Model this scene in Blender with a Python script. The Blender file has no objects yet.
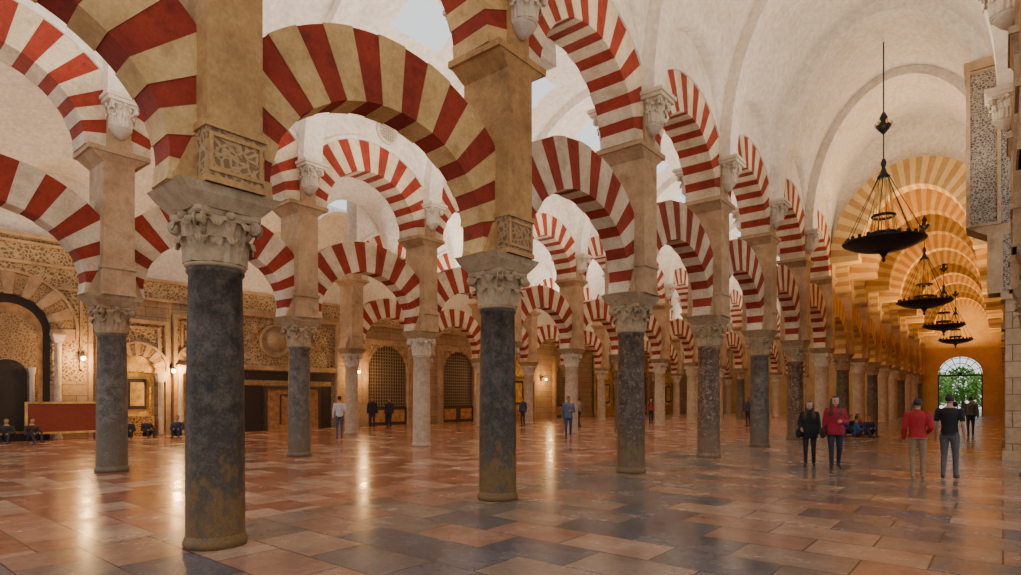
import bpy, bmesh, math, random
from math import sin, cos, pi, sqrt, radians, atan2
from mathutils import Vector, Matrix
random.seed(7)
COL = bpy.context.scene.collection

# ------------------------------------------------------------------ materials
def new_mat(name):
    m = bpy.data.materials.new(name); m.use_nodes = True
    nt = m.node_tree
    return m, nt, nt.nodes['Principled BSDF']
def N(nt, t, **kw):
    n = nt.nodes.new(t)
    for k, v in kw.items(): setattr(n, k, v)
    return n
def rgba(c): return (c[0], c[1], c[2], 1.0)
def ramp(nt, fac, stops, interp='LINEAR'):
    r = N(nt, 'ShaderNodeValToRGB'); cr = r.color_ramp; cr.interpolation = interp
    while len(cr.elements) < len(stops): cr.elements.new(0.5)
    for e, (p, c) in zip(cr.elements, stops): e.position = p; e.color = rgba(c)
    nt.links.new(fac, r.inputs[0]); return r.outputs[0]
def mixc(nt, fac, a, b, mode='MIX'):
    m = N(nt, 'ShaderNodeMix', data_type='RGBA', blend_type=mode)
    for sock, v in ((m.inputs[0], fac), (m.inputs[6], a), (m.inputs[7], b)):
        if isinstance(v, (int, float)): sock.default_value = v
        elif isinstance(v, tuple): sock.default_value = rgba(v)
        else: nt.links.new(v, sock)
    return m.outputs[2]
def noise(nt, vec, scale, detail=6, rough=0.6):
    n = N(nt, 'ShaderNodeTexNoise'); n.inputs['Scale'].default_value = scale
    n.inputs['Detail'].default_value = detail; n.inputs['Roughness'].default_value = rough
    nt.links.new(vec, n.inputs['Vector']); return n.outputs['Fac']
def bump(nt, bs, h, strength=0.4, dist=0.02):
    b = N(nt, 'ShaderNodeBump'); b.inputs['Strength'].default_value = strength
    b.inputs['Distance'].default_value = dist
    nt.links.new(h, b.inputs['Height']); nt.links.new(b.outputs[0], bs.inputs['Normal'])
def wpos(nt): return N(nt, 'ShaderNodeNewGeometry').outputs['Position']

def stone(name, c1, c2, c3=None, scale=2.5, rough=0.75, bs_=0.35, grime=0.5):
    m, nt, b = new_mat(name); p = wpos(nt)
    f = noise(nt, p, scale); f2 = noise(nt, p, scale * 9, 4); f3 = noise(nt, p, 0.9, 8, .7)
    c = ramp(nt, f, [(0.3, c1), (0.55, c2), (0.75, c3 or c1)])
    c = mixc(nt, 0.4, c, ramp(nt, f2, [(0.3, (0.40, 0.38, 0.36)), (0.7, (1, 1, 1))]), 'MULTIPLY')
    c = mixc(nt, grime, c, ramp(nt, f3, [(0.38, (0.36, 0.27, 0.18)), (0.6, (1, 1, 1))]), 'MULTIPLY')
    nt.links.new(c, b.inputs['Base Color']); b.inputs['Roughness'].default_value = rough
    bump(nt, b, f2, bs_, 0.02); return m
def plain(name, c, rough=0.6, metal=0.0, var=0.15, scale=12):
    m, nt, b = new_mat(name); p = wpos(nt)
    f = noise(nt, p, scale, 3)
    lo = tuple(v * (1 - var) for v in c); hi = tuple(min(1, v * (1 + var)) for v in c)
    nt.links.new(ramp(nt, f, [(0.3, lo), (0.7, hi)]), b.inputs['Base Color'])
    b.inputs['Roughness'].default_value = rough; b.inputs['Metallic'].default_value = metal
    return m
def blocks(name, c1, c2, w=1.0, h=0.45, mortar=(0.18, 0.12, 0.07)):
    m, nt, b = new_mat(name); p = wpos(nt)
    s = N(nt, 'ShaderNodeSeparateXYZ'); nt.links.new(p, s.inputs[0])
    a = N(nt, 'ShaderNodeMath', operation='ADD'); nt.links.new(s.outputs[0], a.inputs[0]); nt.links.new(s.outputs[1], a.inputs[1])
    cb = N(nt, 'ShaderNodeCombineXYZ'); nt.links.new(a.outputs[0], cb.inputs[0]); nt.links.new(s.outputs[2], cb.inputs[1])
    br = N(nt, 'ShaderNodeTexBrick'); nt.links.new(cb.outputs[0], br.inputs['Vector'])
    br.inputs['Color1'].default_value = rgba(c1); br.inputs['Color2'].default_value = rgba(c2)
    br.inputs['Mortar'].default_value = rgba(mortar); br.inputs['Scale'].default_value = 1
    br.inputs['Brick Width'].default_value = w; br.inputs['Row Height'].default_value = h
    br.inputs['Mortar Size'].default_value = 0.012
    f2 = noise(nt, p, 7, 5)
    c = mixc(nt, 0.6, br.outputs['Color'], ramp(nt, f2, [(0.3, (0.5, 0.45, 0.4)), (0.7, (1, 1, 1))]), 'MULTIPLY')
    nt.links.new(c, b.inputs['Base Color']); b.inputs['Roughness'].default_value = 0.8
    bump(nt, b, f2, 0.35, 0.02); return m
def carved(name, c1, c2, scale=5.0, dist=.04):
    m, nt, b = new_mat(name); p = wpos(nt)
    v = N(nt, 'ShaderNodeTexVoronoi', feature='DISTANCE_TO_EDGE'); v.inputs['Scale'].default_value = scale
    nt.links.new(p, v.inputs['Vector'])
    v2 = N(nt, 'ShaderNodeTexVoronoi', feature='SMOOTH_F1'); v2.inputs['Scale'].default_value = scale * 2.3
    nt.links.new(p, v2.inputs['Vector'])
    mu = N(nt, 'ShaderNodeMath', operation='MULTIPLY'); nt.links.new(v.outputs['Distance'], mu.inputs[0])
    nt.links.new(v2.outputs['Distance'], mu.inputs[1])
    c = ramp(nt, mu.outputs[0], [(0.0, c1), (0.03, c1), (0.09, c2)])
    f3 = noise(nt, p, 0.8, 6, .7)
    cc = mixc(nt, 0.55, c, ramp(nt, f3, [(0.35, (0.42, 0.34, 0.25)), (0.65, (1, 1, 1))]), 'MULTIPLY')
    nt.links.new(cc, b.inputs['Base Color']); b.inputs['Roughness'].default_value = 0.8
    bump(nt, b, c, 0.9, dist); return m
def tiles(name, pal, w, h, mortar, rough=(0.18, 0.4), off=0.5, rot=0.0):
    m, nt, b = new_mat(name); p = wpos(nt)
    mp = N(nt, 'ShaderNodeMapping'); mp.inputs['Rotation'].default_value = (0, 0, rot)
    nt.links.new(p, mp.inputs['Vector'])
    br = N(nt, 'ShaderNodeTexBrick'); br.offset = off; nt.links.new(mp.outputs[0], br.inputs['Vector'])
    br.inputs['Color1'].default_value = (0, 0, 0, 1); br.inputs['Color2'].default_value = (1, 1, 1, 1)
    br.inputs['Mortar'].default_value = (0.5, 0.5, 0.5, 1); br.inputs['Scale'].default_value = 1
    br.inputs['Brick Width'].default_value = w; br.inputs['Row Height'].default_value = h
    br.inputs['Mortar Size'].default_value = 0.011
    st = [(i / len(pal), c) for i, c in enumerate(pal)]
    c = ramp(nt, br.outputs['Color'], st, 'CONSTANT')
    f = noise(nt, p, 1.3, 8, 0.65); f2 = noise(nt, p, 14, 5)
    c = mixc(nt, 0.6, c, ramp(nt, f, [(0.35, (0.50, 0.44, 0.41)), (0.65, (1.0, 1.0, 1.0))]), 'MULTIPLY')
    c = mixc(nt, 0.45, c, ramp(nt, f2, [(0.3, (0.55, 0.5, 0.46)), (0.7, (1, 1, 1))]), 'MULTIPLY')
    c = mixc(nt, br.outputs['Fac'], c, mortar)
    nt.links.new(c, b.inputs['Base Color'])
    mr = N(nt, 'ShaderNodeMapRange'); mr.inputs['To Min'].default_value = rough[0]; mr.inputs['To Max'].default_value = rough[1]
    mr.inputs['From Min'].default_value = 0.3; mr.inputs['From Max'].default_value = 0.7
    nt.links.new(f, mr.inputs['Value']); nt.links.new(mr.outputs[0], b.inputs['Roughness'])
    iv = N(nt, 'ShaderNodeMath', operation='SUBTRACT'); iv.inputs[0].default_value = 1; nt.links.new(br.outputs['Fac'], iv.inputs[1])
    bump(nt, b, iv.outputs[0], 0.25, 0.01); return m
def glow(name, c, s):
    m, nt, b = new_mat(name); b.inputs['Base Color'].default_value = rgba(c)
    b.inputs['Emission Color'].default_value = rgba(c); b.inputs['Emission Strength'].default_value = s; return m
def shaft_mat(name, c1, c2, worn=None, spots=None):
    m, nt, b = new_mat(name); p = wpos(nt)
    f = noise(nt, p, 5, 8, 0.75); f2 = noise(nt, p, 40, 3)
    c = ramp(nt, f, [(0.38, c1), (0.52, tuple((a + d) / 2 for a, d in zip(c1, c2))), (0.64, c2)])
    if spots:
        f4 = noise(nt, p, 11, 6, .7); c = mixc(nt, ramp(nt, f4, [(.54, (0, 0, 0)), (.62, (1, 1, 1))]), c, spots)
    if worn:
        s = N(nt, 'ShaderNodeSeparateXYZ'); nt.links.new(p, s.inputs[0])
        a = N(nt, 'ShaderNodeMath', operation='MULTIPLY_ADD'); nt.links.new(f, a.inputs[0]); a.inputs[1].default_value = -6
        a.inputs[2].default_value = 3.9
        su = N(nt, 'ShaderNodeMath', operation='SUBTRACT'); nt.links.new(a.outputs[0], su.inputs[0]); nt.links.new(s.outputs[2], su.inputs[1])
        fr = ramp(nt, su.outputs[0], [(0.0, (0, 0, 0)), (0.5, (.75, .75, .75))])
        c = mixc(nt, fr, c, worn)
    c = mixc(nt, 0.5, c, ramp(nt, f2, [(0.35, (0.4, 0.4, 0.4)), (0.65, (1, 1, 1))]), 'MULTIPLY')
    nt.links.new(c, b.inputs['Base Color']); b.inputs['Roughness'].default_value = 0.5
    b.inputs['Specular IOR Level'].default_value = 0.3
    bump(nt, b, f2, 0.2, 0.01); return m

M = {}
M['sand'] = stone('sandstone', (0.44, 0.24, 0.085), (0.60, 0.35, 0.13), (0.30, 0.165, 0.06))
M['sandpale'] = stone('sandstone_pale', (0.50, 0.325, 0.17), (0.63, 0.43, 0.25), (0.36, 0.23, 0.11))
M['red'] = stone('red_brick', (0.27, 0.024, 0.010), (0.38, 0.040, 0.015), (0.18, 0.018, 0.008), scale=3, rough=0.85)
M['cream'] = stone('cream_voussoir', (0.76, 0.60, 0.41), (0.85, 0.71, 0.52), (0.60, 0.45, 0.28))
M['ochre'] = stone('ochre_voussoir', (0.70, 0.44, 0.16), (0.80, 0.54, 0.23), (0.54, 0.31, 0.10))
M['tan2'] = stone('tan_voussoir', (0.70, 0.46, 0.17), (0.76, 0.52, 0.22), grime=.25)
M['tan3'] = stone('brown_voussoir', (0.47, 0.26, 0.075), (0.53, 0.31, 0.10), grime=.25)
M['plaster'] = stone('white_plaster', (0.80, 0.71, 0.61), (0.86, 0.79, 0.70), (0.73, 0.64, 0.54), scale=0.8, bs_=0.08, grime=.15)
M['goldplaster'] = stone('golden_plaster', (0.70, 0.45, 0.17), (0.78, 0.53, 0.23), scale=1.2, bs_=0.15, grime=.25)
M['capital'] = stone('capital_stone', (0.38, 0.26, 0.14), (0.54, 0.40, 0.24), (0.24, 0.16, 0.085), scale=6)
M['capwhite'] = stone('white_capital_stone', (0.68, 0.57, 0.44), (0.77, 0.67, 0.54), scale=6, grime=.3)
M['carve'] = carved('carved_stone', (0.46, 0.38, 0.29), (0.13, 0.10, 0.075), 15, .03)
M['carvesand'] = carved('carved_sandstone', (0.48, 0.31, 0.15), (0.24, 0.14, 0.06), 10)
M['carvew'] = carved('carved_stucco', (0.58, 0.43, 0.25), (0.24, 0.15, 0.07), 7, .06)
M['wall'] = blocks('wall_blocks', (0.44, 0.295, 0.165), (0.54, 0.375, 0.22))
M['sh_black'] = shaft_mat('dark_marble', (0.022, 0.017, 0.013), (0.125, 0.095, 0.068), (0.24, 0.135, 0.045))
M['sh_brown'] = shaft_mat('mottled_marble', (0.07, 0.045, 0.032), (0.24, 0.16, 0.105), (0.26, 0.17, 0.10), (.38, .28, .19))
M['sh_grey'] = shaft_mat('grey_marble', (0.075, 0.065, 0.055), (0.22, 0.19, 0.155), (.20, .145, .09))
M['sh_umber'] = shaft_mat('umber_marble', (0.045, 0.030, 0.020), (0.16, 0.11, 0.072), (.24, .15, .07), (.22, .16, .10))
M['sh_pale'] = shaft_mat('pale_marble', (0.46, 0.35, 0.25), (0.66, 0.53, 0.40))
M['metal'] = plain('dark_bronze', (0.025, 0.028, 0.034), 0.45, 0.6)
M['wood'] = plain('dark_wood', (0.07, 0.042, 0.024), 0.5)
M['lattice'] = plain('lattice_wood', (0.26, 0.18, 0.11), 0.6)
M['gold'] = plain('gilt_and_niche_glow', (0.78, 0.45, 0.12), 0.4, 0.1, 0.5, 3)  # gilding, and painted lamp glow where it fills the portal niches
M['goldcarve'] = carved('gilded_carving', (0.78, 0.47, 0.14), (0.28, 0.13, 0.03), 8)
M['ochrepanel'] = plain('ochre_door_panel', (0.42, 0.22, 0.08), 0.5, 0.0, 0.4, 4)
M['sign'] = plain('red_panel', (0.26, 0.045, 0.016), 0.5)
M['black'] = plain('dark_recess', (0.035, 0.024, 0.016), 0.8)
M['lamp'] = glow('lamp_glass', (1.0, 0.66, 0.28), 16)
M['leaf'] = plain('leaves', (0.14, 0.36, 0.05), 0.6, 0, 0.5, 4)
M['grass'] = plain('courtyard_paving', (0.60, 0.57, 0.5), 0.8)
M['floorA'] = tiles('floor_slabs', [(0.42, 0.25, 0.175), (0.27, 0.215, 0.18), (0.48, 0.32, 0.23), (0.215, 0.195, 0.185), (0.40, 0.23, 0.165), (0.34, 0.255, 0.20), (0.15, 0.15, 0.17)],
                    1.15, 0.72, (0.06, 0.045, 0.037), (0.13, 0.32))
M['floorB'] = tiles('floor_terracotta', [(0.44, 0.195, 0.12), (0.60, 0.38, 0.265), (0.49, 0.235, 0.15), (0.39, 0.16, 0.10), (0.64, 0.44, 0.325), (0.53, 0.28, 0.19)],
                    0.8, 0.6, (0.15, 0.08, 0.055), (0.12, 0.30))

# ------------------------------------------------------------------ mesh builder
class MB:
    def __init__(s): s.v = []; s.f = []; s.m = []; s.sm = []; s.mats = []
    def mi(s, mat):
        if mat not in s.mats: s.mats.append(mat)
        return s.mats.index(mat)
    def add(s, vs, fs, mat, smooth=False, T=None):
        o = len(s.v)
        for p in vs:
            p = Vector(p)
            s.v.append(tuple(T @ p) if T else tuple(p))
        k = s.mi(mat)
        for f in fs: s.f.append(tuple(i + o for i in f)); s.m.append(k); s.sm.append(smooth)
    def merge(s, o, dx=0, dy=0, dz=0):
        off = len(s.v); s.v += [(x + dx, y + dy, z + dz) for x, y, z in o.v]
        mp = [s.mi(m) for m in o.mats]
        s.f += [tuple(i + off for i in f) for f in o.f]; s.m += [mp[k] for k in o.m]; s.sm += o.sm
    def box(s, x0, x1, y0, y1, z0, z1, mat, T=None):
        s.frus(x0, x1, y0, y1, z0, x0, x1, y0, y1, z1, mat, T)
    def frus(s, a0, a1, b0, b1, z0, c0, c1, d0, d1, z1, mat, T=None):
        vs = [(a0, b0, z0), (a1, b0, z0), (a1, b1, z0), (a0, b1, z0), (c0, d0, z1), (c1, d0, z1), (c1, d1, z1), (c0, d1, z1)]
        s.add(vs, [(0, 3, 2, 1), (4, 5, 6, 7), (0, 1, 5, 4), (1, 2, 6, 5), (2, 3, 7, 6), (3, 0, 4, 7)], mat, False, T)
    def lathe(s, prof, mat, n=24, smooth=True, T=None, cap=True):
        vs = []; fs = []
        for (r, z) in prof:
            for i in range(n):
                a = 2 * pi * i / n; vs.append((r * cos(a), r * sin(a), z))
        for k in range(len(prof) - 1):
            for i in range(n):
                j = (i + 1) % n
                fs.append((k * n + i, k * n + j, (k + 1) * n + j, (k + 1) * n + i))
        if cap:
            fs.append(tuple(reversed(range(n)))); fs.append(tuple(range((len(prof) - 1) * n, len(prof) * n)))
        s.add(vs, fs, mat, smooth, T)
    def tube(s, p0, p1, r0, r1, mat, n=8, T=None, smooth=True):
        p0 = Vector(p0); p1 = Vector(p1); d = p1 - p0; L = d.length
        if L < 1e-6: return
        R = d.to_track_quat('Z', 'Y').to_matrix().to_4x4(); R.translation = p0
        s.lathe([(r0, 0), (r1, L)], mat, n, smooth, (T @ R) if T else R)
    def ell(s, c, r, mat, nu=12, nv=8, T=None):
        vs = []; fs = []
        for j in range(nv + 1):
            t = pi * j / nv
            for i in range(nu):
                a = 2 * pi * i / nu
                vs.append((c[0] + r[0] * max(sin(t), .001) * cos(a), c[1] + r[1] * max(sin(t), .001) * sin(a), c[2] - r[2] * cos(t)))
        for j in range(nv):
            for i in range(nu):
                k = (i + 1) % nu
                fs.append((j * nu + i, j * nu + k, (j + 1) * nu + k, (j + 1) * nu + i))
        s.add(vs, fs, mat, True, T)
    def mesh(s, name):
        me = bpy.data.meshes.new(name); me.from_pydata(s.v, [], s.f)
        for m in s.mats: me.materials.append(m)
        me.polygons.foreach_set('material_index', s.m); me.polygons.foreach_set('use_smooth', s.sm)
        me.update(); return me
    def obj(s, name, loc=(0, 0, 0), rz=0, sc=(1, 1, 1), parent=None):
        return inst(s.mesh(name), name, loc, rz, sc, parent)
def inst(me, name, loc=(0, 0, 0), rz=0, sc=(1, 1, 1), parent=None):
    o = bpy.data.objects.new(name, me); o.location = loc; o.rotation_euler = (0, 0, rz); o.scale = sc
    COL.objects.link(o)
    if parent: o.parent = parent
    return o
def empty(name):
    o = bpy.data.objects.new(name, None); COL.objects.link(o); return o

def arch(mb, zc, ri, ro, th, a0, a1, n, m1, m2, axis='Y', ymax=99, zmin=-99, t1=0.5, cut=0.012, sub=3):
    tot = a1 - a0; k = (n + 1) // 2
    edges = [a0]; w_odd = (tot - k * (tot / n) * 2 * t1) / max(1, (n - k))
    for i in range(n): edges.append(edges[-1] + (((tot / n) * 2 * t1 if i % 2 == 0 else w_odd) if n > 1 else tot))
    for i in range(n):
        b0, b1 = edges[i], edges[i + 1]; odd = i % 2; h = th / 2 - (cut if odd else 0)
        dr = cut if odd else 0
        vs = []; fs = []
        for j in range(sub + 1):
            a = b0 + (b1 - b0) * j / sub
            for (R, e) in ((ri, dr), (ro, -dr)):
                u = (R[0] + e) * cos(a); z = zc + (R[1] + e) * sin(a)
                u = max(-ymax, min(ymax, u)); z = max(zmin, z)
                for x in (-h, h):
                    vs.append((x, u, z) if axis == 'Y' else (u, x, z))
        for j in range(sub):
            q = j * 4; r = q + 4
            fs += [(q, q + 1, r + 1, r), (q + 2, r + 2, r + 3, q + 3), (q, r, r + 2, q + 2), (q + 1, q + 3, r + 3, r + 1)]
        fs += [(0, 2, 3, 1), (sub * 4, sub * 4 + 1, sub * 4 + 3, sub * 4 + 2)]
        mb.add(vs, fs, m2 if odd else m1)
def fillabove(mb, x0, x1, half, fbot, ztop, mat, n=40, axis='Y', cx=0):
    for i in range(n):
        u0 = -half + 2 * half * i / n; u1 = -half + 2 * half * (i + 1) / n
        zb0, zb1 = fbot(u0), fbot(u1)
        P = lambda x, u, z: (x, u, z) if axis == 'Y' else (u + cx, x, z)
        vs = [P(x0, u0, zb0), P(x1, u0, zb0), P(x1, u1, zb1), P(x0, u1, zb1), P(x0, u0, ztop), P(x1, u0, ztop), P(x1, u1, ztop), P(x0, u1, ztop)]
        mb.add(vs, [(0, 3, 2, 1), (4, 5, 6, 7), (0, 4, 7, 3), (1, 2, 6, 5)], mat)

BAY = 4.4      # module the arch meshes are built for (scaled per arcade)
# ------------------------------------------------------------------ columns
def capital(mb, z0, z1, r, half, mat, T=None):
    H = z1 - z0
    mb.lathe([(r * 1.02, z0), (r * 1.12, z0 + .03 * H), (r * 1.12, z0 + .07 * H), (r * .98, z0 + .1 * H), (r * 1.0, z0 + .45 * H), (r * 1.12, z0 + .7 * H), (r * 1.3, z0 + .88 * H)], mat, 20, True, T)
    for tier, (zb, zt, n, off, out) in enumerate(((.08, .50, 8, 0, .30), (.35, .80, 8, pi / 8, .34))):
        for k in range(n):
            a = 2 * pi * k / n + off; vs = []; fs = []
            nr, nc = 8, 7
            for i in range(nr):
                t = i / (nr - 1)
                if t < .7: rr = r * (1.04 + .2 * t * t); zz = zb + (zt - zb) * (t / .7)
                else:
                    q = (t - .7) / .3; rr = r * (1.14 + out * sin(q * pi * .55)); zz = zt - .12 * q * q + .03 * sin(q * pi)
                w = (.32 * r) * (1.25 - .25 * t) * (1 - .75 * max(0, t - .7) / .3) * (1 + .12 * (i % 2))
                for j in range(nc):
                    s_ = (j - 3) / 3.0
                    rj = rr + r * .05 * (1 - abs(s_)) + (0.06 * r if j % 2 else 0)
                    ca, sa = cos(a), sin(a); u = s_ * w * 1.25
                    vs.append((rj * ca - u * sa, rj * sa + u * ca, z0 + zz * H))
            for i in range(nr - 1):
                for j in range(nc - 1):
                    q = i * nc + j; fs.append((q, q + 1, q + nc + 1, q + nc))
            mb.add(vs, fs, mat, False, T)
    for k in range(4):
        a = pi / 4 + k * pi / 2
        R = Matrix.Rotation(a, 4, 'Z') @ Matrix.Translation((half * 1.13, 0, z0 + .78 * H)) @ Matrix.Rotation(pi / 2, 4, 'X')
        TT = (T @ R) if T else R
        mb.lathe([(.02, -.05), (.075, -.05), (.085, -.03), (.05, -.04), (.05, .04), (.085, .03), (.075, .05), (.02, .05)], mat, 12, True, TT)
        p0 = (r * 1.15 * cos(a), r * 1.15 * sin(a), z0 + .55 * H); p1 = (half * 1.13 * cos(a), half * 1.13 * sin(a), z0 + .84 * H)
        mb.tube(p0, p1, .03, .045, mat, 6, T)
        b = a + pi / 4
        mb.ell((half * .93 * cos(b), half * .93 * sin(b), z0 + .91 * H), (.06, .06, .05), mat, 8, 6, T)
    pts = []
    for k in range(4):
        a = pi / 4 + k * pi / 2; c0 = Vector((cos(a), sin(a))) * half * 1.36; c1 = Vector((cos(a + pi / 2), sin(a + pi / 2))) * half * 1.36
        mid = Vector((cos(a + pi / 4), sin(a + pi / 4)))
        for i in range(8):
            t = .06 + .88 * i / 7; p = c0.lerp(c1, t) - mid * (half * .13 * sin(pi * i / 7)); pts.append((p.x, p.y))
    n = len(pts); za, zb_ = z0 + .87 * H, z1
    vs = [(x * .94, y * .94, za) for x, y in pts] + [(x, y, za + .05 * H) for x, y in pts] + [(x, y, zb_) for x, y in pts]
    fs = [tuple(reversed(range(n))), tuple(range(2 * n, 3 * n))]
    for L in range(2):
        for i in range(n): j = (i + 1) % n; fs.append((L * n + i, L * n + j, (L + 1) * n + j, (L + 1) * n + i))
    mb.add(vs, fs, mat, False, T)

def column_mesh(shaft, capm, r=.31):
    mb = MB()
    mb.lathe([(r * 1.0, 0), (r * 1.10, 0.0), (r * 1.12, .05), (r * 1.08, .09), (r * 1.03, .11), (r * 1.02, .14)], shaft, 32)
    mb.lathe([(r * 1.02, 0), (r * 1.02, .15), (r * 1.01, 1.2), (r * .97, 2.3), (r * .92, 3.10), (r * 1.0, 3.13), (r * 1.0, 3.17), (r * .92, 3.2)], shaft, 36)
    capital(mb, 3.18, 3.80, r * .95, .39, capm)
    return mb.mesh('column')

def pier_mesh(pm, carvem, capw):
    mb = MB()
    mb.frus(-.36, .36, -.36, .36, 3.80, -.44, .44, -.48, .48, 3.93, capw)
    mb.frus(-.44, .44, -.48, .48, 3.93, -.46, .46, -.57, .57, 4.03, capw)
    mb.frus(-.27, .27, -.58, .58, 4.03, -.27, .27, -.36, .36, 4.55, pm)
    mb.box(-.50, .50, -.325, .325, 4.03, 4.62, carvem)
    mb.box(-.53, .53, -.35, .35, 4.62, 4.70, pm)
    mb.box(-.52, .52, -.34, .34, 4.03, 4.10, pm)
    if carvem != pm:
        for s in (-1, 1):
            for (a, b) in ((4.15, 4.19), (4.53, 4.57)):
                mb.box(min(s * .50, s * .52), max(s * .50, s * .52), -.30, .30, a, b, pm)
            for yy in (-.30, .26): mb.box(min(s * .50, s * .52), max(s * .50, s * .52), yy, yy + .04, 4.19, 4.53, pm)
    mb.box(-.49, .49, -.31, .31, 4.70, 7.0, pm)
    mb.frus(-.49, .49, -.31, .31, 7.0, -.54, .54, -.56, .56, 7.2, pm)
    mb.box(-.56, .56, -.62, .62, 7.2, 7.31, pm)
    mb.box(-.48, .48, -.24, .24, 7.31, 8.9, pm)
    return mb.mesh('pier')
def corbel_mesh(mat):
    mb = MB()
    T = Matrix.Translation((0, 0, 7.75)) @ Matrix.Diagonal((.75, .66, 1, 1))
    capital(mb, 0, .55, .3, .44, mat, T)
    mb.lathe([(.03, 7.55), (.12, 7.62), (.2, 7.72), (.24, 7.78)], mat, 16)
    mb.box(-.36, .36, -.34, .34, 8.28, 8.36, mat); mb.box(-.40, .40, -.38, .38, 8.36, 8.44, mat)
    return mb.mesh('vault_corbel')

def low_arch(m1, m2):
    mb = MB(); arch(mb, 4.28, (1.66, 1.46), (2.50, 2.42), .50, radians(-10), radians(190), 21, m1, m2, ymax=2.19, zmin=4.04, t1=.52, sub=4)
    return mb.mesh('horseshoe_arch')
def up_arch(m1, m2):
    mb = MB(); arch(mb, 7.3, (1.6, 1.6), (2.55, 2.55), .86, 0, pi, 21, m1, m2, ymax=2.195, t1=.52, sub=4)
    return mb.mesh('upper_arch')
def spandrel(mat, ztop=12.4):
    mb = MB(); fillabove(mb, -.40, .40, 2.2, lambda u: 7.3 + sqrt(max(0, 2.53 ** 2 - u * u)), ztop, mat, 36)
    arch(mb, 7.3, (2.55, 2.55), (2.66, 2.66), .92, radians(25), radians(155), 1, mat, mat, ymax=2.19, sub=30)
    return mb.mesh('spandrel')

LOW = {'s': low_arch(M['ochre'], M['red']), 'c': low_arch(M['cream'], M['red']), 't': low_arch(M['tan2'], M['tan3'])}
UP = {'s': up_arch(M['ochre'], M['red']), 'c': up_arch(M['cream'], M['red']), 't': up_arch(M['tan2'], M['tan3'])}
SPW = spandrel(M['plaster']); SPG = spandrel(M['goldplaster'])
PIER = {'s': pier_mesh(M['sand'], M['carvesand'], M['capital']), 'c': pier_mesh(M['sandpale'], M['sandpale'], M['capital'])}
CORB = corbel_mesh(M['capwhite'])
COLM = {'k': column_mesh(M['sh_black'], M['capital']), 'b': column_mesh(M['sh_brown'], M['capital']), 'u': column_mesh(M['sh_umber'], M['capital']),
        'g': column_mesh(M['sh_grey'], M['capital']), 'p': column_mesh(M['sh_pale'], M['capwhite'])}

def row(pts, cols, pkinds, akinds, gold_from=99, corb=(1,)):
    P = empty('striped_arcade')
    n = len(pts)
    for i, (X, y) in enumerate(pts):
        ck = cols[i] if i < len(cols) else cols[-1 - (i % 3)]
        pk = pkinds[min(i, len(pkinds) - 1)]
        inst(COLM[ck], 'column', (X, y, 0))
        inst(PIER[pk], 'pier', (X, y, 0), parent=P)
        for s in corb:
            if i < gold_from: inst(CORB, 'vault_corbel', (X + s * .54, y, 0), 0 if s > 0 else pi, parent=P)
        if i < n - 1:
            X2_, y2 = pts[i + 1]; L = math.hypot(X2_ - X, y2 - y); rz = -atan2(X2_ - X, y2 - y)
            k = akinds[min(i, len(akinds) - 1)]; loc = ((X + X2_) / 2, (y + y2) / 2, 0); sc = (1, L / BAY, 1)
            inst(LOW[k], 'horseshoe_arch', loc, rz, sc, P)
            inst(UP[k], 'upper_arch', loc, rz, sc, P)
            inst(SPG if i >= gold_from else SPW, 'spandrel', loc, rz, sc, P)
X1, X2, X3, XR = -6.6, -16.0, -24.0, .62
B1 = 4.7; Y0 = -1.7
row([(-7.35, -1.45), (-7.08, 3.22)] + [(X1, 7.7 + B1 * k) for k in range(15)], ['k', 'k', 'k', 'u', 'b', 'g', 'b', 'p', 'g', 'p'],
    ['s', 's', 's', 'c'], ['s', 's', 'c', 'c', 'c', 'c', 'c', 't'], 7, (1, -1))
row([(X2, .1 + 4.8 * k) for k in range(15)], ['g', 'g', 'g', 'p', 'p', 'p', 'g', 'p'], ['c'], ['c'], 99, (1, -1))
row([(X3, 17.3 + 4.6 * k) for k in range(12)], ['p', 'p', 'p', 'p', 'g', 'p'], ['c'], ['c'], 99, (1, -1))
row([(XR, 3.0 + B1 * k) for k in range(4)], ['g', 'g', 'g', 'g', 'g'], ['c'], ['c'], 99, (-1,))

# ------------------------------------------------------------------ vaults
def vault(name, xl, xr, y0, bay, n, spring, crown, cc, mat, sl=None, sr=None, holes=None, nx=44, ny=26):
    mb = MB(); xc = (xl + xr) / 2; a = (xr - xl) / 2
    vs = []; fs = []; NY = n * ny
    for j in range(NY + 1):
        y = y0 + bay * n * j / NY; yl = ((y - y0) % bay) - bay / 2
        if j % ny == 0: yl = bay / 2
        for i in range(nx + 1):
            th = pi * i / nx; u = -cos(th); x = xc + a * u
            sp = (sl if (u < 0 and sl) else (sr if (u > 0 and sr) else spring))
            z = sp + (crown - sp) * sin(th)
            b = bay / 2 - .22
            if abs(yl) < b: z = max(z, spring + (cc - spring) * sqrt(1 - (yl / b) ** 2))
            vs.append((x, y, z))
    for j in range(NY):
        ym = y0 + bay * n * (j + .5) / NY; yl = ((ym - y0) % bay) - bay / 2
        for i in range(nx):
            xm = (vs[i][0] + vs[i + 1][0]) / 2
            if holes and abs(xm - holes[0]) < holes[1] and abs(yl) < holes[2]: continue
            q = j * (nx + 1) + i; fs.append((q, q + 1, q + nx + 2, q + nx + 1))
    mb.add(vs, fs, mat, True)
    return mb.obj(name)
NB = 7; CW = 13.9; CG = 12.0
va = vault('ceiling_nave_white', X1 + .4, XR - .42, Y0, B1, NB, 8.4, CW, 10.9, M['plaster'])
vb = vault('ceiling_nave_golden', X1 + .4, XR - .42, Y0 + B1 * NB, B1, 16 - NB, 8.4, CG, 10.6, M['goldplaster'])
vc = vault('ceiling_aisle', X2 + .4, X1 - .4, .1, 4.8, 15, 8.4, 13.2, 11.0, M['plaster'], sr=10.4, holes=(-13.1, .5, .9))
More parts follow.
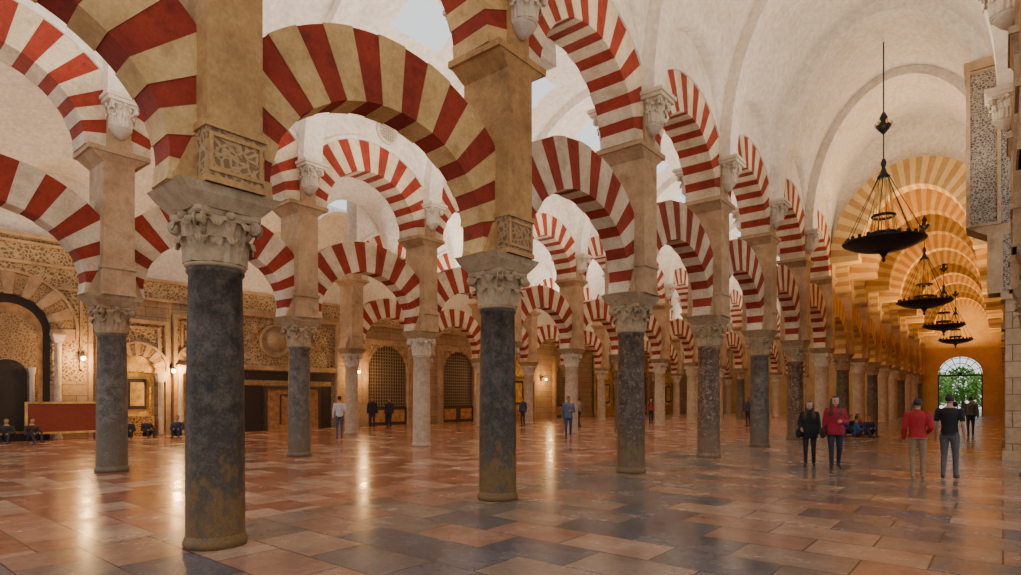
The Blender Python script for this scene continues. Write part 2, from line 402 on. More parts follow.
vault('ceiling_side', -30, X2 - .4, .1, 4.8, 3, 8.4, 12.4, 10.9, M['plaster'])
vault('ceiling_side', X3 + .4, X2 - .4, 14.5, 4.8, 12, 8.4, 12.0, 10.9, M['plaster'])
vault('ceiling_side', -30, X3 - .4, 15.0, 4.6, 13, 8.4, 11.6, 10.6, M['plaster'])
xc = (X1 + XR) / 2; a = (XR - X1) / 2 - .42
def rib(name, y, xc, a, spring, crown, t, w, m1, m2, n, par):
    mb = MB(); arch(mb, spring, (a - t, crown - spring - t), (a + .02, crown - spring + .02), w, 0, pi, n, m1, m2, axis='X', sub=30 if n == 1 else 3, t1=.5)
    return mb.obj(name, (xc, y, 0), parent=par)
for i in range(17):
    y = Y0 + i * B1
    if i < NB: rib('vault_rib', y, xc, a, 8.42, CW, .30, .6, M['plaster'], M['plaster'], 1, va)
    else: rib('striped_transverse_arch', y, xc, a, 7.9, CG, 1.15, .8, M['tan2'], M['tan3'], 41, vb)
mb = MB(); yT = Y0 + NB * B1 - .1; nn = 30; vs = []
for k in range(nn + 1):
    th = pi * k / nn; vs += [(xc - a * cos(th), yT, 7.9 + (CG - 7.9) * sin(th)), (xc - a * cos(th), yT, 8.4 + (CW + .1 - 8.4) * sin(th))]
mb.add(vs, [(2 * k, 2 * k + 2, 2 * k + 3, 2 * k + 1) for k in range(nn)], M['plaster']); mb.obj('tympanum_wall')
for i in range(15):
    rib('vault_rib', .1 + 4.8 * i, (X2 + X1) / 2, (X1 - X2) / 2 - .42, 8.42, 13.2, .30, .6, M['plaster'], M['plaster'], 1, vc)

# ------------------------------------------------------------------ right piers, wall
mb = MB()
mb.box(.05, 1.3, -.5, .5, 0, 4.4, M['wall']); mb.box(-.02, 1.3, -.56, .56, 0, .25, M['sandpale'])
mb.box(-.05, 1.3, -.55, .55, 4.4, 4.6, M['sandpale'])
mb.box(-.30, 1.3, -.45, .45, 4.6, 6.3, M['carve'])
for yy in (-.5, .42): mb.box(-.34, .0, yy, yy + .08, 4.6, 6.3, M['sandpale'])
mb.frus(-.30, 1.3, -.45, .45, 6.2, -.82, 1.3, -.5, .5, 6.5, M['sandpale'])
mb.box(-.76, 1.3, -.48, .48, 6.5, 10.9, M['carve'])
for (x0, x1) in ((-.81, -.71), (-.12, -.04)): mb.box(x0, x1, -.53, -.47, 6.5, 10.9, M['sandpale'])
for zz in (6.5, 10.8): mb.box(-.80, -.04, -.525, -.47, zz, zz + .07, M['sandpale'])
mb.box(-.86, 1.3, -.55, .55, 10.9, 11.15, M['sandpale'])
mb.box(-.70, 1.3, -.47, .47, 11.15, 12.6, M['plaster'])
mb.obj('carved_pilaster', (0, 3.0 + B1 * 4, 0))
mb = MB()
mb.box(.05, 1.2, -.45, .45, 0, 4.0, M['sandpale']); mb.box(-.05, 1.2, -.52, .52, 4.0, 4.2, M['sandpale']); mb.box(0, 1.2, -.45, .45, 4.2, 8.2, M['goldplaster'])
mb.box(-.03, 1.2, -.52, .52, 0, .3, M['sandpale']); mb.frus(0, 1.2, -.45, .45, 7.7, -.12, 1.2, -.5, .5, 7.95, M['sandpale'])
bp = mb.mesh('wall_pier')
for i in range(5, 16): inst(bp, 'wall_pier', (0, 3.0 + B1 * i - (.2 if i == 15 else 0), 0))
mb = MB(); mb.box(1.2, 1.7, 3.0 + B1 * 4, 74.4, 0, 12.4, M['goldplaster']); mb.obj('wall_right')

# ------------------------------------------------------------------ floor
mb = MB()
mb.add([(-8.2, -12, 0), (14, -12, 0), (14, 78, 0), (-8.2, 78, 0)], [(0, 1, 2, 3)], M['floorA'])
mb.add([(-31, -12, 0), (-8.2, -12, 0), (-8.2, 78, 0), (-31, 78, 0)], [(0, 1, 2, 3)], M['floorB'])
mb.obj('floor')

# ------------------------------------------------------------------ end wall with door
YE = 74.0; DX = -3.3; DW = 1.8
mb = MB()
mb.box(-30.5, DX - DW, YE, YE + .6, 0, 12.6, M['goldplaster'])
mb.box(DX + DW, 1.5, YE, YE + .6, 0, 12.6, M['goldplaster'])
fillabove(mb, YE, YE + .6, DW, lambda u: 4.0 + sqrt(max(0, DW * DW - u * u)), 12.6, M['goldplaster'], 24, 'X', DX)
mb.obj('wall_back')
mb = MB()
mb.box(-DW, DW, -.05, .05, 3.85, 4.02, M['wood'])
for k in range(9):
    a_ = pi * k / 8; mb.tube((0, 0, 4.0), (DW * cos(a_), 0, 4.0 + DW * sin(a_)), .035, .035, M['metal'], 6)
for rr in (.6, 1.15, 1.68):
    for k in range(16):
        a0, a1 = pi * k / 16, pi * (k + 1) / 16
        mb.tube((rr * cos(a0), 0, 4 + rr * sin(a0)), (rr * cos(a1), 0, 4 + rr * sin(a1)), .035, .035, M['metal'], 6)
mb.box(-DW, -DW + .12, -.06, .06, 0, 3.9, M['wood']); mb.box(DW - .12, DW, -.06, .06, 0, 3.9, M['wood'])
mb.obj('door_1', (DX, YE + .3, 0))
mb = MB(); mb.add([(-30, 75, -.02), (24, 75, -.02), (24, 120, -.02), (-30, 120, -.02)], [(0, 1, 2, 3)], M['grass']); mb.obj('courtyard_ground')
for (tx, ty, th_) in ((-6, 83, 5), (-3.6, 86, 5.5), (-1.5, 84, 4.6), (.9, 85, 5), (-9.5, 92, 7), (3.5, 94, 6)):
    mb = MB(); mb.tube((0, 0, 0), (.1, 0, th_ * .5), .18, .12, M['wood'], 8)
    for k in range(4):
        a_ = k * 1.6; mb.tube((.1, 0, th_ * .4), (cos(a_) * .9, sin(a_) * .9, th_ * .7), .08, .04, M['wood'], 6)
    for k in range(900):
        v = Vector((random.gauss(0, 1), random.gauss(0, 1), random.gauss(0, 1))).normalized() * random.uniform(.6, 1)
        c = Vector((v.x * 1.8, v.y * 1.7, th_ * .56 + v.z * th_ * .44)); u = Vector((random.uniform(-1, 1), random.uniform(-1, 1), random.uniform(-1, 1))).normalized() * .22
        w = u.orthogonal().normalized() * .13
        mb.add([c - u, c + w, c + u, c - w], [(0, 1, 2, 3)], M['leaf'])
    mb.obj('tree', (tx, ty, 0))

# ------------------------------------------------------------------ left wall and its carved portals
XW = -30.0
mb = MB(); mb.box(XW - .5, XW, -3, 75, 0, 7.0, M['wall']); mb.box(XW - .5, XW, -3, 75, 7.0, 12.6, M['plaster'])
mb.obj('wall_left')
mb = MB(); mb.box(XW, XW + .22, -3, 74, 7.0, 7.12, M['sandpale']); mb.box(XW, XW + .12, -3, 74, 6.25, 7.0, M['carvew']); mb.box(XW, XW + .18, -3, 74, 6.13, 6.25, M['sandpale'])
mb.obj('trim_1')
def frame(mb, y0, y1, z0, z1, w, d, mat):
    mb.box(0, d, y0, y0 + w, z0, z1, mat); mb.box(0, d, y1 - w, y1, z0, z1, mat); mb.box(0, d, y0 + w, y1 - w, z1 - w, z1, mat)
def archpanel(mb, x, r, z0, zs, mat):
    vs = [(x, -r, z0), (x, r, z0)] + [(x, r * cos(pi * k / 20), zs + r * sin(pi * k / 20)) for k in range(21)]
    mb.add(vs, [tuple(range(len(vs)))], mat)
def blind_portal(name, y, W, ztop, rdoor, zspring, door, nv=17, inner=False, rv=.85):
    mb = MB()
    mb.box(0, .10, -W / 2, W / 2, 0, ztop, M['carvew'])
    mb.box(.1, .14, -W / 2 + .16, W / 2 - .16, 0, 2.4, M['wall'])
    frame(mb, -W / 2, W / 2, 0, ztop, .16, .32, M['sandpale'])
    frame(mb, -W / 2 + .35, W / 2 - .35, 2.9, ztop - .3, .10, .24, M['sandpale'])
    arch(mb, zspring, (rdoor, rdoor), (rdoor + rv, rdoor + rv), .6, radians(-8), radians(188), nv, M['sandpale'], M['carvesand'], t1=.5, cut=.03)
    arch(mb, zspring, (rdoor + rv, rdoor + rv), (rdoor + rv + .1, rdoor + rv + .1), .72, radians(-8), radians(188), 1, M['sandpale'], M['sandpale'], sub=24)
    archpanel(mb, .15, rdoor, 0, zspring, door)
    if inner:
        archpanel(mb, .17, rdoor * .82, .3, zspring - .1, M['ochrepanel']); archpanel(mb, .19, rdoor * .70, .4, zspring - .3, M['carvesand'])
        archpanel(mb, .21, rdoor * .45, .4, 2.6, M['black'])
        for s in (-1, 1): mb.lathe([(.09, 0), (.08, 2.6), (.14, 2.9)], M['capwhite'], 12, True, Matrix.Translation((.3, s * rdoor * .55, 0)))
    else:
        frame(mb, -rdoor * .8, rdoor * .8, .9, zspring, .07, .24, M['goldcarve']); mb.box(.15, .2, -rdoor * .55, rdoor * .55, 1.2, zspring - .35, M['wood'])
        mb.box(.2, .22, -rdoor * .4, rdoor * .4, 1.35, zspring - .5, M['gold']); mb.box(.15, .6, -rdoor * .8, rdoor * .8, 0, .9, M['goldcarve'])
    for s in (-1, 1):
        T = Matrix.Translation((.36, s * (rdoor + .22), 0))
        mb.lathe([(.16, 0), (.17, .08), (.13, .14), (.12, zspring - .5), (.14, zspring - .46)], M['sh_pale'], 14, True, T)
        mb.frus(-.13, .13, -.13, .13, zspring - .46, -.22, .22, -.22, .22, zspring - .15, M['capwhite'], T)
        mb.box(-.24, .24, -.24, .24, zspring - .15, zspring - .06, M['sandpale'], T)
    return mb.obj(name, (XW, y, 0))
blind_portal('carved_portal', 5.6, 5.6, 8.2, 1.35, 4.4, M['black'], inner=True)
blind_portal('carved_portal', 10.1, 2.6, 5.2, .70, 2.9, M['gold'], rv=.5)  # bright gold panel colour stands in for warm light inside the niche
mb = MB()
mb.box(0, .10, -3.4, 3.4, 0, 6.1, M['carvew'])
frame(mb, -3.4, 3.4, 0, 6.1, .2, .34, M['sandpale']); mb.box(0, .3, -3.4, 3.4, 3.15, 3.4, M['sandpale'])
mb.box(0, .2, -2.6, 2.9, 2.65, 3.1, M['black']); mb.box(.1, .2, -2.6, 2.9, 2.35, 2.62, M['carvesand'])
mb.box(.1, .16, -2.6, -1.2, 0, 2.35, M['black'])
mb.box(.1, .22, -1.1, 2.1, 0, 2.2, M['ochrepanel']); frame(mb, -1.15, 2.15, 0, 2.3, .12, .32, M['wood']); frame(mb, -.3, 1.5, .3, 1.9, .07, .28, M['wood'])
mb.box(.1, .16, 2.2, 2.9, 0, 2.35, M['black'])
T = Matrix.Translation((.2, .6, 1.1)) @ Matrix.Rotation(pi / 2, 4, 'Y')
mb.lathe([(.5, 0), (.5, .08), (.4, .1), (.38, .03), (.15, .05), (.02, .1)], M['carvesand'], 24, True, T)
T = Matrix.Translation((.1, -.5, 4.7)) @ Matrix.Rotation(pi / 2, 4, 'Y')
mb.lathe([(.9, 0), (.9, .14), (.76, .18), (.74, .08), (.5, .08), (.46, .16), (.1, .24), (.02, .24)], M['capital'], 28, True, T)
arch_b = MB(); arch(arch_b, 4.3, (1.3, 1.3), (1.5, 1.5), .4, 0, pi, 21, M['sandpale'], M['carvesand'], cut=.02); mb.merge(arch_b, 0, -.5, 0)
for yy in (-2.7, 2.2):
    mbx = MB(); arch(mbx, 4.2, (.42, .42), (.6, .6), .4, 0, pi, 13, M['sandpale'], M['carvesand'], cut=.02); mb.merge(mbx, 0, yy, 0)
mb.obj('carved_gate', (XW, 17.2, 0))
def lattice_bay(name, X, y, W, zt):
    mb = MB(); h = W / 2
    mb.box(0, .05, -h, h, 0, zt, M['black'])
    for k in range(int(W / .2)):
        yy = -h + .2 * (k + .5); mb.box(.05, .10, yy - .03, yy + .03, 1.2, zt, M['lattice'])
    for k in range(int((zt - 1.2) / .2)): mb.box(.05, .11, -h, h, 1.2 + .2 * k - .03, 1.2 + .2 * k + .03, M['lattice'])
    mb.box(.05, .16, -h, h, 0, 1.1, M['wood'])
    for yy in (-h * .5, h * .5): mb.box(.16, .19, yy - h * .35, yy + h * .35, .2, .95, M['ochrepanel'])
    frame(mb, -h - .25, h + .25, 0, zt + .25, .28, .3, M['sandpale'])
    zz = zt - h
    fillabove(mb, .1, .22, h, lambda u: zz + sqrt(max(0, h * h - u * u)), zt + .02, M['carvew'], 20)
    m2 = MB(); arch(m2, zz, (h * .96, h * .96), (h * .96 + .2, h * .96 + .2), .55, 0, pi, 17, M['sandpale'], M['carvesand'], ymax=h); mb.merge(m2)
    return mb.obj(name, (X, y, 0))
for y in (24.2, 30.5, 44, 58): lattice_bay('lattice_screen', XW, y, 3.2, 5.0)
for y in (37.2, 51, 65): blind_portal('carved_portal', y, 4.4, 5.9, 1.3, 3.4, M['gold'], rv=.6)
blind_portal('carved_portal', 12.55, 1.9, 5.6, .45, 3.3, M['gold'], rv=.35)
mb = MB(); mb.box(0, .06, -1.35, 1.35, .35, 1.5, M['sign']); frame(mb, -1.4, 1.4, .3, 1.55, .08, .1, M['gold']); mb.box(0, .1, -1.4, 1.4, .28, .36, M['gold'])
for yy in (-1.1, 1.1): mb.box(0, .08, yy - .04, yy + .04, 0, .3, M['wood'])
mb.obj('information_panel', (XW + .8, 7.4, 0))
def sconce(y, z, e, xo=.15):
    mb = MB(); mb.tube((0, 0, .3), (.35, 0, .35), .02, .02, M['metal']); mb.tube((.35, 0, .35), (.35, 0, .18), .012, .012, M['metal'])
    mb.lathe([(.02, .2), (.10, .16), (.11, .13)], M['metal'], 12, True, Matrix.Translation((.35, 0, 0)))
    mb.ell((.35, 0, .05), (.09, .09, .11), M['lamp'])
    mb.lathe([(.09, -.02), (.03, .03)], M['metal'], 12, True, Matrix.Translation((0, 0, .3)) @ Matrix.Rotation(pi / 2, 4, 'Y'))
    mb.obj('wall_lamp', (XW + xo, y, z))
    L = bpy.data.lights.new('wall_lamp_light', 'POINT'); L.energy = e; L.color = (1, .58, .22); L.shadow_soft_size = .1
    o = bpy.data.objects.new('wall_lamp_light', L); o.location = (XW + .8 + xo, y, z); COL.objects.link(o)
sconce(8.0, 3.3, 190); sconce(11.5, 2.9, 220); sconce(21.8, 3.2, 150); sconce(33.8, 3.2, 150); sconce(40.6, 3.2, 150)
mb = MB(); T = Matrix.Rotation(pi / 2, 4, 'Y')
mb.lathe([(.42, 0), (.42, .08), (.34, .1), (.34, .02)], M['capwhite'], 28, True, T); mb.lathe([(.33, .0), (.33, .02)], M['wood'], 28, True, T)
for k in range(-3, 4):
    e = sqrt(.33 ** 2 - (k * .09) ** 2); mb.box(.02, .06, -e, e, k * .09 - .015, k * .09 + .015, M['capwhite']); mb.box(.02, .06, k * .09 - .015, k * .09 + .015, -e, e, M['capwhite'])
mb.obj('rosette_window', (X2 + .40, 12.6, 10.42))

# ------------------------------------------------------------------ chandeliers
def chandelier(zceil):
    mb = MB(); R = 1.22; z = 6.95
    mb.lathe([(.03, z - .42), (.10, z - .36), (.14, z - .28), (.45, z - .24), (.9, z - .12), (R, z + .04), (R + .04, z + .10), (R, z + .10), (.9, z - .04), (.45, z - .14), (.05, z - .18)], M['metal'], 48, cap=False)
    mb.lathe([(.02, z - .62), (.07, z - .55), (.03, z - .46), (.09, z - .40)], M['metal'], 14)
    for k in range(24):
        a_ = 2 * pi * k / 24
        mb.lathe([(.03, z + .06), (.05, z + .12), (.06, z + .20), (.045, z + .24)], M['metal'], 8, True, Matrix.Translation((R * .92 * cos(a_), R * .92 * sin(a_), 0)))
    zt = z + 2.9
    for k in range(8):
        a_ = 2 * pi * k / 8; mb.tube((R * .98 * cos(a_), R * .98 * sin(a_), z + .1), (.16 * cos(a_), .16 * sin(a_), zt - .6), .012, .012, M['metal'], 5)
    for k in range(10):
        a_ = 2 * pi * k / 10; mb.tube((.42 * cos(a_), .42 * sin(a_), z + .2), (.16 * cos(a_), .16 * sin(a_), zt - .6), .014, .014, M['gold'], 5)
    for zz, rr in ((.3, .42), (.9, .34)):
        mb.lathe([(rr, z + zz), (rr + .04, z + zz + .05), (rr + .02, z + zz + .1), (rr - .02, z + zz + .05)], M['metal'], 20, cap=False)
    mb.lathe([(.17, zt - .66), (.2, zt - .6), (.12, zt - .5), (.05, zt - .3), (.09, zt - .15), (.05, zt)], M['metal'], 16)
    mb.tube((0, 0, zt), (0, 0, zt + 1.3), .02, .02, M['metal'], 6)
    zc = zt + 1.1
    mb.lathe([(.03, zc - .25), (.16, zc - .1), (.24, zc + .02), (.2, zc + .08), (.08, zc + .2), (.13, zc + .3), (.04, zc + .5)], M['metal'], 16)
    for k in range(6):
        a_ = 2 * pi * k / 6; mb.ell((.24 * cos(a_), .24 * sin(a_), zc + .1), (.04, .04, .08), M['gold'], 8, 6)
    mb.tube((0, 0, min(zc + .4, zceil - .2)), (0, 0, zceil), .022, .022, M['metal'], 6)
    return mb.mesh('chandelier')
CH = chandelier(CW - .05); CH2 = chandelier(CG + .25)
for y, m_, dz in ((23.9, CH, 0), (37.6, CH2, -.35), (50.8, CH2, -.35), (64.0, CH2, -.35)): inst(m_, 'chandelier', (-3.15, y, dz))

# ------------------------------------------------------------------ people
def cloth(c, n=[0]):
    n[0] += 1; return plain('cloth_%d' % n[0], c, .85, 0, .2, 20)
SK = plain('skin', (.46, .25, .16), .5, 0, .06); SK2 = plain('skin_light', (.56, .33, .23), .5, 0, .06)
HAIRS = {'dark': plain('hair_dark', (.02, .014, .01), .6), 'brown': plain('hair_brown', (.055, .024, .012), .6), 'grey': plain('hair_grey', (.25, .23, .21), .6)}
SHOE = plain('shoe_leather', (.03, .025, .02), .5); TAN = plain('shoe_tan', (.25, .15, .08), .6)
EYE = plain('eye', (.02, .02, .02), .2); LIP = plain('lips', (.35, .1, .08), .5)
def human(name, x, y, head, H=1.74, pose='stand', stride=0., top=(.1, .1, .1), bot=(.03, .03, .05), hair='dark', long=False, fem=False, hem=.93, coat=0.0, short=False, vox=.014, shoe=None, bag=None, lean=0., arms=(0, 0)):
    S = H / 1.75; prims = []
    mb = MB(); dm = M['black']
    def seg(lab, p0, p1, r0, r1, n=12):
        mb.tube(p0, p1, r0, r1, dm, n); mb.ell(p0, (r0, r0, r0), dm, n, 8); mb.ell(p1, (r1, r1, r1), dm, n, 8)
        prims.append((lab, Vector(p0), Vector(p1), r0, r1))
    sit = pose == 'sit'
    dz = -.80 if sit else 0.0
    sw = .165 if fem else .19; hw = .165 if fem else .155
    secs = [(.84, hw * .9, .105), (.93, hw + .01, .12), (1.02, hw - .005, .115), (1.12, .135 if fem else .145, .10), (1.25, .15 if fem else .165, .115), (1.36, .165 if fem else .185, .12), (1.43, sw - .02, .095), (1.48, .10, .07), (1.51, .06, .06)]
    if coat: secs = [(z, rx + .025 * coat, ry + .03 * coat) if z < 1.45 else (z, rx, ry) for z, rx, ry in secs]; secs = [(hem - .02, hw + .045, .15)] + [s_ for s_ in secs if s_[0] > hem]
    n = 24; vs = []; fs = []
    for z, rx, ry in secs:
        for i in range(n):
            a_ = 2 * pi * i / n; vs.append((rx * cos(a_), ry * sin(a_) + lean * (z - .95), z + dz))
    for k in range(len(secs) - 1):
        for i in range(n): j = (i + 1) % n; fs.append((k * n + i, k * n + j, (k + 1) * n + j, (k + 1) * n + i))
    fs += [tuple(reversed(range(n))), tuple(range((len(secs) - 1) * n, len(secs) * n))]
    mb.add(vs, fs, dm)
    prims.append(('torso', Vector((0, 0, .95 + dz)), Vector((0, lean * .45, 1.42 + dz)), .13, .12))
    hy = lean * .55
    seg('skin', (0, hy, 1.48 + dz), (0, hy + .012, 1.58 + dz), .056, .052)
    hc = Vector((0, hy + .02, 1.655 + dz))
    mb.ell(hc, (.073, .092, .105), dm, 16, 12); prims.append(('skin', hc + Vector((0, .012, -.02)), hc + Vector((0, .012, .03)), .086, .084))
    mb.ell(hc + Vector((0, .02, -.06)), (.055, .07, .055), dm, 12, 8)
    mb.ell(hc + Vector((0, .098, -.012)), (.013, .022, .024), dm, 8, 6)
    for s in (-1, 1): mb.ell(hc + Vector((s * .077, -.002, -.012)), (.012, .02, .03), dm, 8, 6)
    mb.ell(hc + Vector((0, -.016, .022)), (.083, .095, .10), dm, 16, 12); prims.append(('hair', hc + Vector((0, -.045, .0)), hc + Vector((0, -.02, .055)), .085, .09))
    if long:
        for s in (-1, 0, 1): seg('hair', hc + Vector((s * .055, -.06, -.02)), (s * .075, hy - .09, 1.36 + dz), .05, .045)
        for s in (-1, 1): seg('hair', hc + Vector((s * .078, .0, .01)), (s * .085, hy + .08, 1.34 + dz), .036, .040)
    for s in (-1, 1):
        st = stride * s
        if sit:
            hip = (s * .10, .0, .13); kn = (s * .16, .36, .42); an = (s * .12, .52, .07)
        else:
            hip = (s * .088, 0, .88); kn = (s * .095, .03 + st * .45 + (.03 if st < 0 else 0), .49); an = (s * .095, st * 1.0 - .02, .09 + (.05 if st < 0 and abs(st) > .1 else 0))
        seg('bot', hip, kn, .092, .062); seg('bot', kn, an, .06, .045)
        a_ = Vector(an); tip = a_ + Vector((s * .02, .15, -.045 if an[2] < .1 else -.085)); heel = a_ + Vector((0, -.03, -.045))
        seg('shoe', heel, tip, .042, .035); seg('shoe', tip, tip + Vector((s * .003, .04, -.003)), .036, .028)
    hands = []
    for s, ar in ((-1, arms[0]), (1, arms[1])):
        sh = Vector((s * sw, hy, 1.41 + dz)); sg = -stride * s * .5
        if sit: el = Vector((s * .26, .10 + hy, 1.16 + dz)); wr = Vector((s * .15, .32, 1.16 + dz))
        elif ar == 1: el = Vector((s * .25, -.03 + hy, 1.13)); wr = Vector((s * .11, .2, 1.15))
        elif ar == 2: el = Vector((s * .25, -.05, 1.13)); wr = Vector((s * .20, .17, 1.02))
        else: el = Vector((s * (sw + .05), -.03 + sg * .5 + hy, 1.13)); wr = Vector((s * (sw + .065), .04 + sg * 1.1 + hy, .89))
        c = .012 if coat else 0
        seg('top', sh, el if not short else sh.lerp(el, .7), .062 + c, .05 + c)
        if short: seg('skin', sh, el, .05, .041); seg('skin', el, wr, .04, .028)
        else: seg('top', el, wr, .048 + c, .036 + c)
        d = (wr - el).normalized(); palm = wr + d * .07; mb.tube(wr, palm, .026, .03, dm, 10); mb.ell(palm, (.03, .03, .03), dm, 10, 8)
        prims.append(('skin', wr + d * .03, palm + d * .05, .03, .03)); hands.append((s, wr, d, palm))
    me = mb.mesh(name + '_src'); tmp = bpy.data.objects.new('tmp', me); COL.objects.link(tmp)
    r = tmp.modifiers.new('r', 'REMESH'); r.mode = 'VOXEL'; r.voxel_size = vox
    sm = tmp.modifiers.new('s', 'SMOOTH'); sm.factor = .5; sm.iterations = 4
    dg = bpy.context.evaluated_depsgraph_get(); ev = tmp.evaluated_get(dg); m2 = bpy.data.meshes.new_from_object(ev)
    bpy.data.objects.remove(tmp)
    mats = {'top': cloth(top), 'bot': cloth(bot), 'skin': SK2 if fem else SK, 'hair': HAIRS[hair], 'shoe': shoe or SHOE}
    order = ['top', 'bot', 'skin', 'hair', 'shoe']
    m2.materials.clear()
    for k in order: m2.materials.append(mats[k])
    hemz = hem + dz
    for p in m2.polygons:
        c = p.center; best = 9; lab = 'top'
        for L, p0, p1, r0, r1 in prims:
            d = p1 - p0; t = max(0, min(1, (c - p0).dot(d) / max(1e-9, d.length_squared))); dd = (c - (p0 + d * t)).length - (r0 + (r1 - r0) * t)
            if dd < best: best = dd; lab = L
        if lab == 'torso' or (lab == 'bot' and not sit and c.z > hemz and coat): lab = 'top' if c.z > hemz else 'bot'
        if lab in ('skin', 'hair'):
            q = c - hc
            if q.z > -.07 and abs(q.x) < .1 and abs(q.y) < .13:
                face = q.y > .028 and q.z < .062 and abs(q.x) < .07
                ear = abs(q.x) > .078 and q.z < .02 and not long
                lab = 'skin' if (face or ear or (q.z < -.045 and not long)) else 'hair'
        if lab == 'top' and c.z > 1.475 + dz and not coat: lab = 'skin' if not long else lab
        p.material_index = order.index(lab); p.use_smooth = True
    D = MB(); skin = mats['skin']
    for s, wr, d, palm in hands:
        side = Vector((0, 1, 0)) if abs(d.z) > .6 else Vector((0, 0, 1)); side = (side - d * side.dot(d)).normalized(); inn = d.cross(side).normalized()
        if inn.x * s > 0: inn = -inn
        for k, L in enumerate((.072, .08, .075, .058)):
            b = palm + side * (.027 - .018 * k) + d * .015; m_ = b + d * L * .55 + inn * .006; e = m_ + d * L * .4 + inn * .022
            D.tube(b, m_, .0095, .009, skin, 6); D.tube(m_, e, .009, .007, skin, 6); D.ell(e, (.007,) * 3, skin, 6, 4); D.ell(m_, (.009,) * 3, skin, 6, 4)
        b = wr + d * .03 + side * .024; m_ = b + side * .025 + d * .03 + inn * .01; e = m_ + d * .028 + inn * .008
        D.tube(b, m_, .012, .01, skin, 6); D.tube(m_, e, .01, .008, skin, 6); D.ell(e, (.008,) * 3, skin, 6, 4)
    for s in (-1, 1): D.ell(hc + Vector((s * .03, .086, .004)), (.012, .008, .007), EYE, 8, 6); D.box(*(sorted((hc.x + s * .015, hc.x + s * .048))), hc.y + .083, hc.y + .094, hc.z + .022, hc.z + .028, mats['hair'])
    D.ell(hc + Vector((0, .086, -.052)), (.024, .008, .007), LIP, 8, 6)
    if bag:
        bm_ = cloth(bag)
        D.ell((.27, .03, .88), (.08, .17, .14), bm_, 14, 10)
        D.tube((.25, .03, .98), (-.12, .02, 1.46), .014, .014, bm_, 6); D.tube((.25, -.02, .98), (-.12, -.06, 1.46), .014, .014, bm_, 6)
    if pose == 'stand' and not fem and not coat: D.lathe([(.155, 0), (.157, .035)], SHOE, 20, True, Matrix.Translation((0, 0, hem - .03)) @ Matrix.Diagonal((1.03, .8, 1, 1)), cap=False)
    bm = bmesh.new(); bm.from_mesh(m2); off = len(order)
    dmesh = D.mesh('d'); tmpb = bmesh.new(); tmpb.from_mesh(dmesh)
    for m_ in D.mats: m2.materials.append(m_)
    for f in tmpb.faces: f.material_index += off
    tmesh = bpy.data.meshes.new('t'); tmpb.to_mesh(tmesh); bm.from_mesh(tmesh); bm.to_mesh(m2)
    zmin = min(v.co.z for v in m2.vertices)
    o = inst(m2, name, (x, y, -zmin * S), radians(head), (S, S, S)); m2.name = name
    return o
human('man_in_red_shirt', -1.40, 15.3, 8, 1.68, stride=.06, top=(.36, .015, .022), bot=(.28, .19, .11), hair='dark', hem=.90, coat=.3, vox=.012, shoe=TAN, arms=(0, 2))
human('man_in_black_shirt', -.88, 15.8, -5, 1.78, stride=.08, top=(.012, .012, .015), bot=(.10, .10, .11), hair='dark', short=True, hem=.92, vox=.012)
human('woman_in_black_jacket', -3.75, 16.4, 190, 1.62, stride=.10, top=(.014, .014, .017), bot=(.018, .018, .024), hair='brown', fem=True, hem=.80, coat=1.8, vox=.012, arms=(0, 2), bag=(.02, .02, .02), long=True)
human('woman_in_red_jacket', -3.12, 16.1, 200, 1.74, stride=.14, top=(.32, .012, .035), bot=(.02, .024, .045), hair='brown', fem=True, hem=.84, coat=1.5, long=True, vox=.012, arms=(1, 0), bag=(.03, .02, .02))
human('man_in_blue_jacket', -14.3, 21.3, 215, 1.76, stride=.17, top=(.10, .14, .22), bot=(.04, .06, .13), hem=.86, coat=.8, arms=(1, 0), vox=.016)
human('man_in_white_shirt', -21.8, 15.1, 60, 1.78, stride=.06, top=(.60, .62, .66), bot=(.08, .10, .15), hem=.90, vox=.016, arms=(0, 1))
V = .022
human('visitor', -26.7, 20.6, 230, 1.74, top=(.02, .02, .03), bot=(.03, .03, .03), coat=.8, vox=V)
human('visitor', -26.5, 21.6, 200, 1.70, top=(.03, .03, .05), bot=(.02, .02, .03), coat=.8, vox=V)
human('seated_visitor', -28.9, 5.4, 250, 1.7, pose='sit', top=(.03, .03, .03), bot=(.03, .03, .04), vox=V)
human('seated_visitor', -28.6, 6.1, 280, 1.7, pose='sit', top=(.05, .03, .03), bot=(.03, .03, .04), vox=V)
human('seated_visitor', -27.8, 11.0, 240, 1.7, pose='sit', top=(.04, .05, .08), bot=(.03, .03, .05), vox=V)
human('seated_visitor', -28.4, 9.3, 250, 1.6, pose='sit', top=(.03, .03, .03), bot=(.02, .02, .03), vox=V)
human('seated_visitor', -28.4, 10.0, 270, 1.6, pose='sit', top=(.04, .03, .03), bot=(.02, .02, .03), vox=V)
human('visitor', -11.96, 37.3, 160, 1.72, top=(.05, .05, .10), bot=(.02, .02, .03), coat=.6, vox=V)
human('visitor', -1.13, 34.2, 10, 1.75, stride=.1, top=(.10, .10, .12), bot=(.03, .03, .04), coat=.5, vox=V)
human('visitor', -8.6, 34.3, 180, 1.7, top=(.03, .03, .04), bot=(.02, .02, .03), coat=.6, vox=V)
human('visitor', -9.0, 35.4, 150, 1.66, top=(.20, .18, .16), bot=(.02, .02, .03), coat=.6, vox=V)
human('visitor', -17.5, 34.0, 120, 1.72, stride=.12, top=(.02, .02, .02), bot=(.02, .02, .03), coat=.6, vox=V)
human('visitor', -18.2, 37.0, 200, 1.66, top=(.30, .06, .05), bot=(.03, .03, .06), vox=V, fem=True, long=True)
human('visitor', -22.5, 28.6, 180, 1.74, top=(.04, .06, .12), bot=(.03, .03, .04), coat=.6, vox=V)
human('visitor', -19.5, 30.2, 100, 1.70, stride=.1, top=(.30, .28, .25), bot=(.04, .04, .06), vox=V)
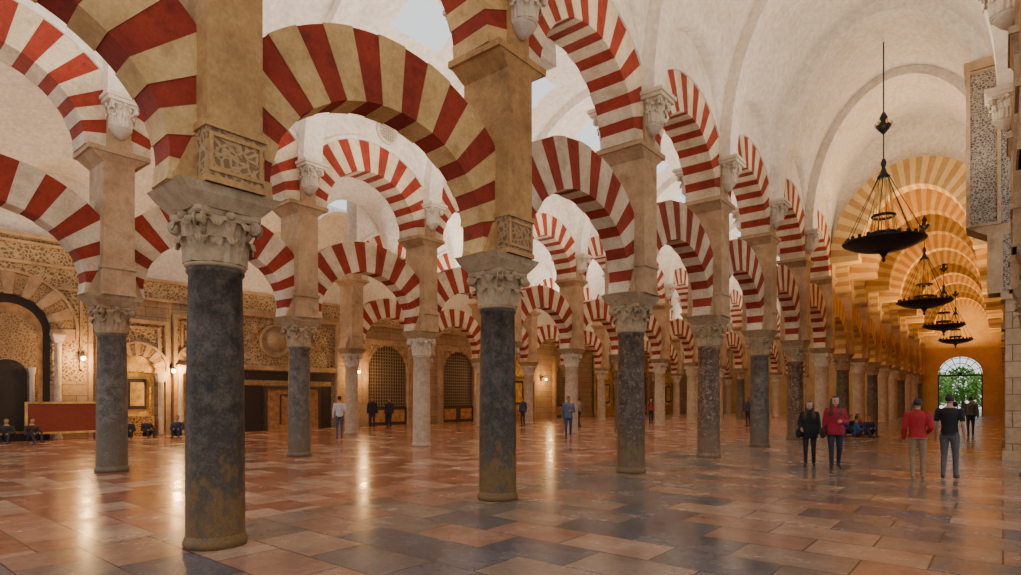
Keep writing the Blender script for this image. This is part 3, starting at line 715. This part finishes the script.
human('visitor', -2.6, 50.0, 180, 1.72, stride=.1, top=(.05, .05, .08), bot=(.03, .03, .04), vox=V)
human('visitor', -4.1, 44.0, 10, 1.72, stride=.1, top=(.20, .20, .24), bot=(.03, .03, .04), vox=V)
for k, (dx_, dy_, c, h_) in enumerate(((0, 0, (.02, .08, .32), 100), (.1, 1.0, (.02, .03, .05), 80), (.6, -.6, (.03, .12, .38), 130), (.2, 2.1, (.30, .05, .05), 90), (.9, .5, (.03, .05, .12), 60), (0, 3.2, (.03, .08, .22), 90))):
    human('seated_visitor', -5.5 + dx_, 30.2 + dy_, h_ + 150, 1.68, pose='sit', top=c, bot=(.03, .04, .08), vox=V, hair='brown' if k % 2 else 'dark')

# ------------------------------------------------------------------ lights
def area(name, loc, sx, sy, e, col, rot=(pi, 0, 0)):
    L = bpy.data.lights.new(name, 'AREA'); L.shape = 'RECTANGLE'; L.size = sx; L.size_y = sy; L.energy = e; L.color = col
    o = bpy.data.objects.new(name, L); o.location = loc; o.rotation_euler = rot; COL.objects.link(o)
W = (1, .84, .64)
for y in (1, 10, 17.5): area('nave_bounce_fill', (-2.4, y, 7.4), 2.2, 5, 270, W)  # added unseen fill, aimed up so the white vault bounces it
area('nave_bounce_fill', (-2.6, 28, 7.4), 2.2, 4, 270, W)  # same added fill, no fixture modelled
for y in (33, 44.2, 57.4, 70): area('nave_warm_bounce_fill', (-3.1, y, 6.6), 3.5, 5, 620, (1, .58, .19))  # added warm fill floating under the golden vault, no fixture
for y in (3, 12, 21, 30, 40, 50, 62): area('aisle_bounce_fill', (-11.4, y, 7.4), 4, 5, 480, (1, .88, .74))  # unseen fill added to bounce off the aisle vault
for y in (4, 13): area('side_bounce_fill', (-20.2, y, 7.4), 4, 5, 190, (1, .80, .60))  # added fill for the near side bays, no real lamp
for y in (24, 34, 45, 57): area('side_bounce_fill', (-20.2, y, 7.4), 4, 5, 540, (1, .89, .76))  # stronger added fill for the far side bays
for y in (6, 16, 27, 38, 50, 62): area('wall_bounce_fill', (-27.3, y, 6.2), 2.5, 6, 120, (1, .70, .38))  # unseen warm fill added beside the left wall, apart from the sconces
w = bpy.data.worlds.new('World'); bpy.context.scene.world = w; w.use_nodes = True
bg = w.node_tree.nodes['Background']; bg.inputs[0].default_value = (.96, .97, 1, 1); bg.inputs[1].default_value = 1.25

# ------------------------------------------------------------------ camera
cam = bpy.data.cameras.new('camera'); cam.sensor_width = 36; cam.lens = 600 / 1021 * 36; cam.shift_y = 110.5 / 1021
cam.clip_start = .05; cam.clip_end = 300
co = bpy.data.objects.new('camera', cam); co.location = (0, 0, 1.7); co.rotation_euler = (pi / 2, 0, radians(39.38)); COL.objects.link(co)
bpy.context.scene.camera = co
